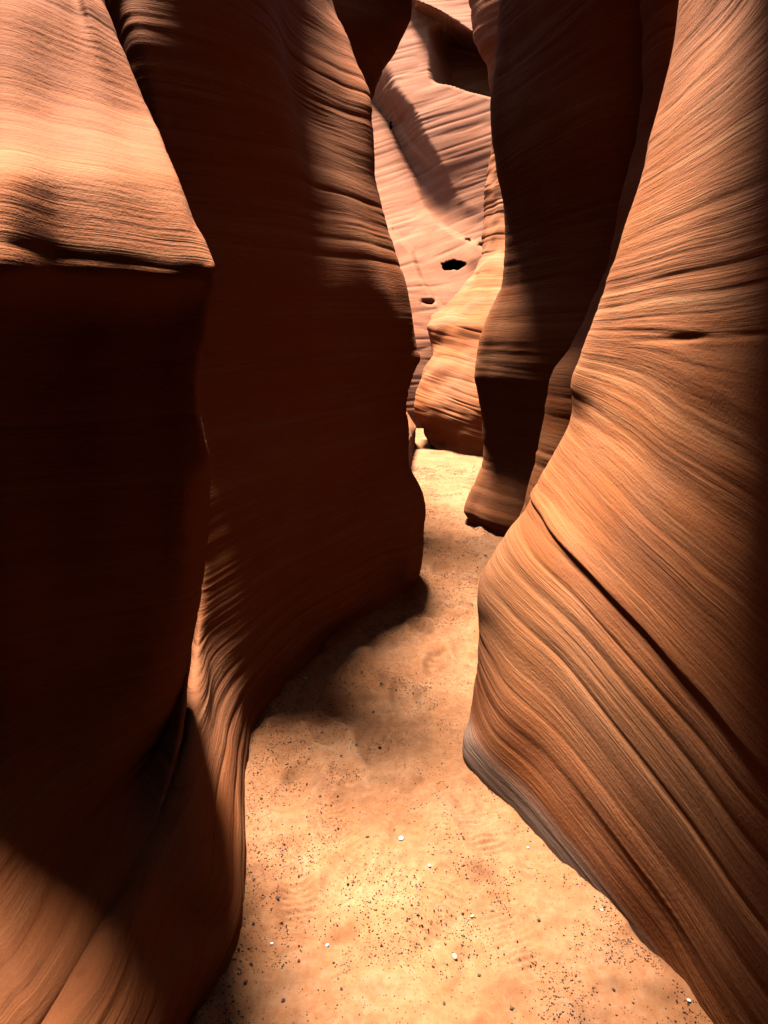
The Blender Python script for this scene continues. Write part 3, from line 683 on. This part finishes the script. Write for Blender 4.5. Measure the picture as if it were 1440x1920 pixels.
def back_wall():
    px = np.concatenate([np.linspace(-900, 640, 40, endpoint=False), np.linspace(640, 960, 260, endpoint=False), np.linspace(960, 2400, 40)])
    py = np.concatenate([np.linspace(-180, -60, 30, endpoint=False), np.linspace(-60, 800, 520, endpoint=False), np.linspace(800, 840, 6)])
    X, Yp = np.meshgrid(px, py, indexing='ij')
    base = 12.6 + 7.4 * sstep(800, -120, Yp) + 9 * sstep(-120, -170, Yp) + 0.9 * (X - 800) / 300 * 0.6
    l1 = [(640, 60), (697, 190), (715, 215), (735, 242), (748, 275), (762, 302), (778, 330), (792, 360), (808, 390), (825, 415), (850, 435), (880, 450), (905, 462), (960, 480)]
    sd = poly_sd(X, Yp, l1)
    D = base - .28 * sstep(3, -9, sd) * np.exp(-np.maximum(-sd, 0) / 150)
    D = D - 1.75 * sstep(-4, 60, sd) * sstep(470, 170, Yp)
    l2 = [(690, 60), (718, 125), (728, 165), (742, 205), (758, 240), (772, 265), (790, 285), (830, 330)]
    sd2 = poly_sd(X, Yp, l2)
    fade = sstep(330, 280, Yp)
    D = D - .14 * sstep(3, -9, sd2) * np.exp(-np.maximum(-sd2, 0) / 90) * fade
    # ledge line with the dark recess above it
    l3 = [(600, 85), (725, 124), (765, 143), (800, 156), (850, 168), (915, 186), (990, 205)]
    sd3 = poly_sd(X, Yp, l3)          # negative = below the line
    rec = sstep(0, 9, sd3) * sstep(118, 70, sd3) * sstep(800, 850, X)
    D = D + 2.3 * rec
    # upper brow over the recess
    l4 = [(760, 5), (820, 30), (880, 70), (930, 90)]
    sd4 = poly_sd(X, Yp, l4)
    D = D - .9 * sstep(-8, 16, sd4) * sstep(740, 800, X) * np.exp(-np.maximum(sd4, 0) / 60)
    # crest in the lower left, holes
    l5 = [(740, 430), (775, 470), (792, 520), (815, 560), (840, 590)]
    sd5 = poly_sd(X, Yp, l5)
    D = D - .3 * sstep(3, -9, sd5) * np.exp(-np.maximum(-sd5, 0) / 70) * sstep(410, 460, Yp)
    def hole(cx, cy, rx, ry, dep, a=0.0):
        ca, sa = math.cos(a), math.sin(a)
        ex, ey = (X - cx) * ca + (Yp - cy) * sa, -(X - cx) * sa + (Yp - cy) * ca
        ex = ex + 2.2 * vnoise(X * .14, Yp * .2, 0 * X, 191); ey = ey + 2.0 * vnoise(X * .12, Yp * .16, 0 * X, 192) + .012 * ex * ex / max(ry, 4) * (ex < 0)
        r = np.sqrt((ex / rx) ** 2 + (ey / ry) ** 2)
        return dep * sstep(1.05, 0.75, r)
    D = D + hole(850, 498, 23, 8.5, 1.7, -.1) + hole(900, 461, 7, 3.5, .3, .2) + hole(734, 238, 3, 9, .5) + hole(877, 453, 9, 3, .2, .3) + hole(802, 568, 15, 5, .16, .15)
    D = D - .12 * np.exp(-((X - 888) / 20) ** 2 - ((Yp - 480) / 20) ** 2)
    u, v = (X - 720) / F, (960 - Yp) / F
    t = D / (CP + v * SP)
    g = np.stack([t * u, D, CAM_H + t * (-SP + v * CP)], 2)
    # foot goes under the sand
    g[..., 2] = np.where(np.arange(len(py))[None, :] >= len(py) - 2, -.3, g[..., 2])
    n = -normals(g)
    x, y, z = g[..., 0], g[..., 1], g[..., 2]
    n = np.where(n[..., 1:2] > 0, -n, n)
    bed = flat_bed(x, y, z) - 0.36 * x * sstep(2.2, 3.8, z)
    d = strata(x, y, bed * .55, 2.3, 181, .4) + 0.05 * vnoise(x * .9, y * .9, z * 1.1, 183)
    g = g + n * d[..., None]
    o = mesh_from_grid('rock_wall', g, bed, ROCK_BOUNCE)
    o['label'] = 'pale pink sunlit rock wall closing the far end, with slanting ribs and a black hole'
    o['category'] = 'rock wall'
    o['kind'] = 'thing'
back_wall()

# ------------------------------------------------------------------ grit, pebbles and twigs
def stone_material(name, c0, c1, rough=0.85):
    m, nt, b = new_mat(name)
    pos = N(nt, 'ShaderNodeNewGeometry').outputs['Position']
    oi = N(nt, 'ShaderNodeNewGeometry').outputs['Random Per Island']
    f = math_(nt, 'MULTIPLY_ADD', noise(nt, pos, 160, 3, 0.6), 0.6, math_(nt, 'MULTIPLY', oi, 0.5))
    nt.links.new(ramp(nt, f, [(0.3, c0), (0.75, c1)]), b.inputs['Base Color'])
    b.inputs['Roughness'].default_value = rough
    b.inputs['Specular IOR Level'].default_value = 0.2
    bp = N(nt, 'ShaderNodeBump')
    bp.inputs['Strength'].default_value = 0.5
    bp.inputs['Distance'].default_value = 0.002
    nt.links.new(noise(nt, pos, 400, 3, 0.6), bp.inputs['Height'])
    nt.links.new(bp.outputs[0], b.inputs['Normal'])
    return m
M_GRIT = stone_material('dark_grit', (0.022, 0.014, 0.011), (0.085, 0.048, 0.032))
M_DARK = stone_material('dark_stone', (0.03, 0.018, 0.014), (0.10, 0.055, 0.036))
M_WHITE = stone_material('white_stone', (0.50, 0.45, 0.38), (0.72, 0.68, 0.61))
M_TAN = stone_material('tan_stone', (0.36, 0.22, 0.14), (0.52, 0.36, 0.25))
M_TWIG = stone_material('dry_wood', (0.09, 0.055, 0.035), (0.26, 0.18, 0.12))
M_STRAW = stone_material('pale_splinter', (0.42, 0.32, 0.22), (0.60, 0.50, 0.38))

OCT_V = np.array([(1, 0, 0), (-1, 0, 0), (0, 1, 0), (0, -1, 0), (0, 0, 1), (0, 0, -1)], float)
OCT_F = np.array([(0, 2, 4), (2, 1, 4), (1, 3, 4), (3, 0, 4), (2, 0, 5), (1, 2, 5), (3, 1, 5), (0, 3, 5)])

def grit():
    n = 260000
    y = 0.95 + 7.5 * rng.random(n) ** 1.5
    x = rng.uniform(-0.6, 1.3, n)
    lx, rx = inside_path(x, y)
    drift = 0.6 * vnoise(x * 4, y * 4, 0 * x, 401) + 0.5 * vnoise(x * 11, y * 11, 0 * x, 402) + 0.35 * vnoise(x * 27, y * 27, 0 * x, 403)
    side = np.clip((x - lx) / (rx - lx), 0, 1)
    lean = 0.50 - 0.80 * side + 0.2 * np.exp(-((side - .95) / .12) ** 2) * (y < 1.75)
    near = np.where(y < 2.0, -0.08, 0.06) + 0.55 * np.exp(-(np.minimum(np.abs(x - lx), np.abs(x - rx)) / .045) ** 2)
    p = 1 / (1 + np.exp(-(drift + lean + near - 0.20) * 11))
    keep = (x > lx - .02) & (x < rx + .02) & (rng.random(n) < p * 0.75 + 0.02)
    x, y = x[keep], y[keep]
    n = len(x)
    r = 0.0007 + 0.0025 * rng.random(n) ** 3.4 + np.where(rng.random(n) < .012, 0.0022, 0)
    r = r * (0.8 + 0.10 * y)
    z = floor_height(x, y) + r * 0.25
    V = OCT_V[None] * (0.65 + 0.7 * rng.random((n, 6, 1)))
    V = V * np.stack([0.8 + .6 * rng.random(n), 0.8 + .5 * rng.random(n), 0.55 + .3 * rng.random(n)], 1)[:, None, :]
    a = rng.uniform(0, 6.28, n)
    ca, sa = np.cos(a)[:, None], np.sin(a)[:, None]
    VX, VY = V[..., 0] * ca - V[..., 1] * sa, V[..., 0] * sa + V[..., 1] * ca
    co = np.stack([VX * r[:, None] + x[:, None], VY * r[:, None] + y[:, None], V[..., 2] * r[:, None] + z[:, None]], 2).reshape(-1, 3)
    fc = (OCT_F[None] + (np.arange(n) * 6)[:, None, None]).reshape(-1, 3)
    me = bpy.data.meshes.new('gravel')
    me.vertices.add(len(co)); me.vertices.foreach_set('co', co.ravel().astype(np.float32))
    me.loops.add(len(fc) * 3); me.loops.foreach_set('vertex_index', fc.ravel().astype(np.int32))
    me.polygons.add(len(fc)); me.polygons.foreach_set('loop_start', (np.arange(len(fc)) * 3).astype(np.int32))
    me.update(calc_edges=True)
    me.materials.append(M_GRIT)
    o = bpy.data.objects.new('gravel', me)
    COL.objects.link(o)
    o['kind'] = 'stuff'
    o['label'] = 'fine dark grit scattered in drifts over the orange sand'
grit()

import bmesh
def pebble_mesh(name, seed, mat, flat=0.62):
    bm = bmesh.new()
    bmesh.ops.create_icosphere(bm, subdivisions=2, radius=1)
    for v in bm.verts:
        c = v.co
        k = 1 + 0.26 * float(vnoise(np.array([c.x * 1.3]), np.array([c.y * 1.3]), np.array([c.z * 1.3]), seed)[0])
        k += 0.10 * float(vnoise(np.array([c.x * 3]), np.array([c.y * 3]), np.array([c.z * 3]), seed + 1)[0])
        v.co = Vector((c.x * k * 1.15, c.y * k * 0.9, c.z * k * flat))
    me = bpy.data.meshes.new(name)
    bm.to_mesh(me); bm.free()
    me.polygons.foreach_set('use_smooth', np.ones(len(me.polygons), dtype=bool))
    me.materials.append(mat)
    return me

def lay(name, me, px, py, r, label, cat, group=None):
    x, y, _ = G0(px, py)
    o = bpy.data.objects.new(name, me)
    COL.objects.link(o)
    o.location = (x, y, fz(x, y) + r * 0.32)
    o.scale = (r, r, r)
    o.rotation_euler = (random.uniform(-.25, .25), random.uniform(-.25, .25), random.uniform(0, 6.28))
    o['label'] = label; o['category'] = cat
    if group:
        o['group'] = group
    return o

WH = pebble_mesh('white_pebble', 5, M_WHITE)
TN = pebble_mesh('tan_pebble', 9, M_TAN)
for px, py, r, me, lab in [
        (752, 1576, .0115, WH, 'largest bright white pebble, in the middle of the sunlit sand'),
        (991, 1573, .0050, WH, 'small white pebble close to the grey foot of the orange wall'),
        (509, 1757, .0058, WH, 'small white pebble in dark grit beside the curled left wall'),
        (613, 1759, .0060, WH, 'dull white pebble at the edge of the dark grit patch'),
        (1128, 1708, .0045, WH, 'tiny white pebble at the rim of the sand under the right wall'),
        (1289, 1893, .0060, WH, 'white pebble in the lowest right corner of the sand')]:
    lay('white_pebble', me, px, py, r * 0.78, lab, 'pebble', 'pale pebbles on the sand')
for px, py, r, lab in [
        (572, 1270, .0150, 'flat tan pebble at the edge of the shadow under the dark left wall'),
        (805, 1634, .0065, 'small tan pebble just below the bright white pebble'),
        (853, 1782, .0080, 'round tan pebble half sunk in the brightest sand'),
        (886, 1712, .0060, 'reddish tan pebble in the sunlit sand left of the right wall')]:
    lay('tan_pebble', TN, px, py, r, lab, 'pebble', 'pale pebbles on the sand')
DK = [pebble_mesh('dark_pebble', 20 + k, M_DARK, 0.7) for k in range(4)]
spots = [(548, 1548), (484, 1585), (490, 1500), (560, 1640), (476, 1642), (520, 1680), (610, 1395), (668, 1405), (712, 1398), (640, 1420), (545, 1395),
         (512, 1420), (470, 1800), (460, 1835), (560, 1790), (475, 1730), (600, 1500), (575, 1465), (655, 1660), (690, 1580), (836, 1722), (925, 1700), (870, 1745),
         (833, 1875), (1180, 1765), (1150, 1860), (1010, 1730), (700, 1330), (735, 1280), (810, 1120), (715, 1285), (850, 1160), (600, 1340), (1080, 1830), (960, 1880), (530, 1860), (640, 1850), (900, 1810)]
for k, (px, py) in enumerate(spots):
    lay('dark_pebble', DK[k % 4], px, py, 0.0038 + 0.0032 * ((k * 37) % 11) / 11.0,
        'small dark brown stone lying loose on the orange sand', 'pebble', 'dark loose stones on the sand')

def twig(px, py, length, ang, rad, mat, label, bend=0.12, fork=True):
    x, y, _ = G0(px, py)
    d = Vector((math.cos(ang), math.sin(ang), 0)); nrm = Vector((-d.y, d.x, 0))
    def path(p0, d, n_, L, r0):
        bm_pts = []
        for i in range(9):
            t = i / 8
            p = p0 + d * (L * t) + n_ * (bend * L * math.sin(t * 3.0) + 0.02 * L * math.sin(t * 17))
            bm_pts.append((Vector((p.x, p.y, fz(p.x, p.y) + r0 * 0.7 + 0.002 * math.sin(t * 3.1))), r0 * (1 - 0.65 * t)))
        return bm_pts
    bm = bmesh.new()
    def tube(pts):
        rings = []
        for i, (p, r) in enumerate(pts):
            a = pts[max(i - 1, 0)][0]; b_ = pts[min(i + 1, len(pts) - 1)][0]
            f = (b_ - a).normalized(); s_ = f.cross(Vector((0, 0, 1))).normalized(); u = s_.cross(f)
            rings.append([bm.verts.new(p + s_ * (r * math.cos(q * 1.2566)) + u * (r * math.sin(q * 1.2566))) for q in range(5)])
        for A, B in zip(rings[:-1], rings[1:]):
            for q in range(5):
                bm.faces.new((A[q], A[(q + 1) % 5], B[(q + 1) % 5], B[q]))
        bm.faces.new(rings[0][::-1]); bm.faces.new(rings[-1])
    main = path(Vector((x, y, 0)), d, nrm, length, rad)
    tube(main)
    if fork:
        q = main[4][0]
        d2 = (d + nrm * 0.8).normalized()
        tube(path(Vector((q.x, q.y, 0)), d2, Vector((-d2.y, d2.x, 0)), length * 0.4, rad * 0.6))
    me = bpy.data.meshes.new('twig')
    bm.to_mesh(me); bm.free()
    me.materials.append(mat)
    o = bpy.data.objects.new('twig', me)
    COL.objects.link(o)
    o['label'] = label; o['category'] = 'twig'
twig(1180, 1770, .05, 2.4, .0012, M_TWIG, 'dark forked twig on the orange sand below the right wall')
twig(1000, 1612, .028, 2.7, .0009, M_TWIG, 'short thin twig on sunlit sand near the grey rock foot', fork=False)
twig(430, 1898, .045, -0.8, .0022, M_STRAW, 'pale straw splinter in the lower left corner of the sand', fork=False)
twig(655, 1412, .06, 1.2, .0011, M_STRAW, 'thin pale straw lying across the middle of the footprints', fork=False)
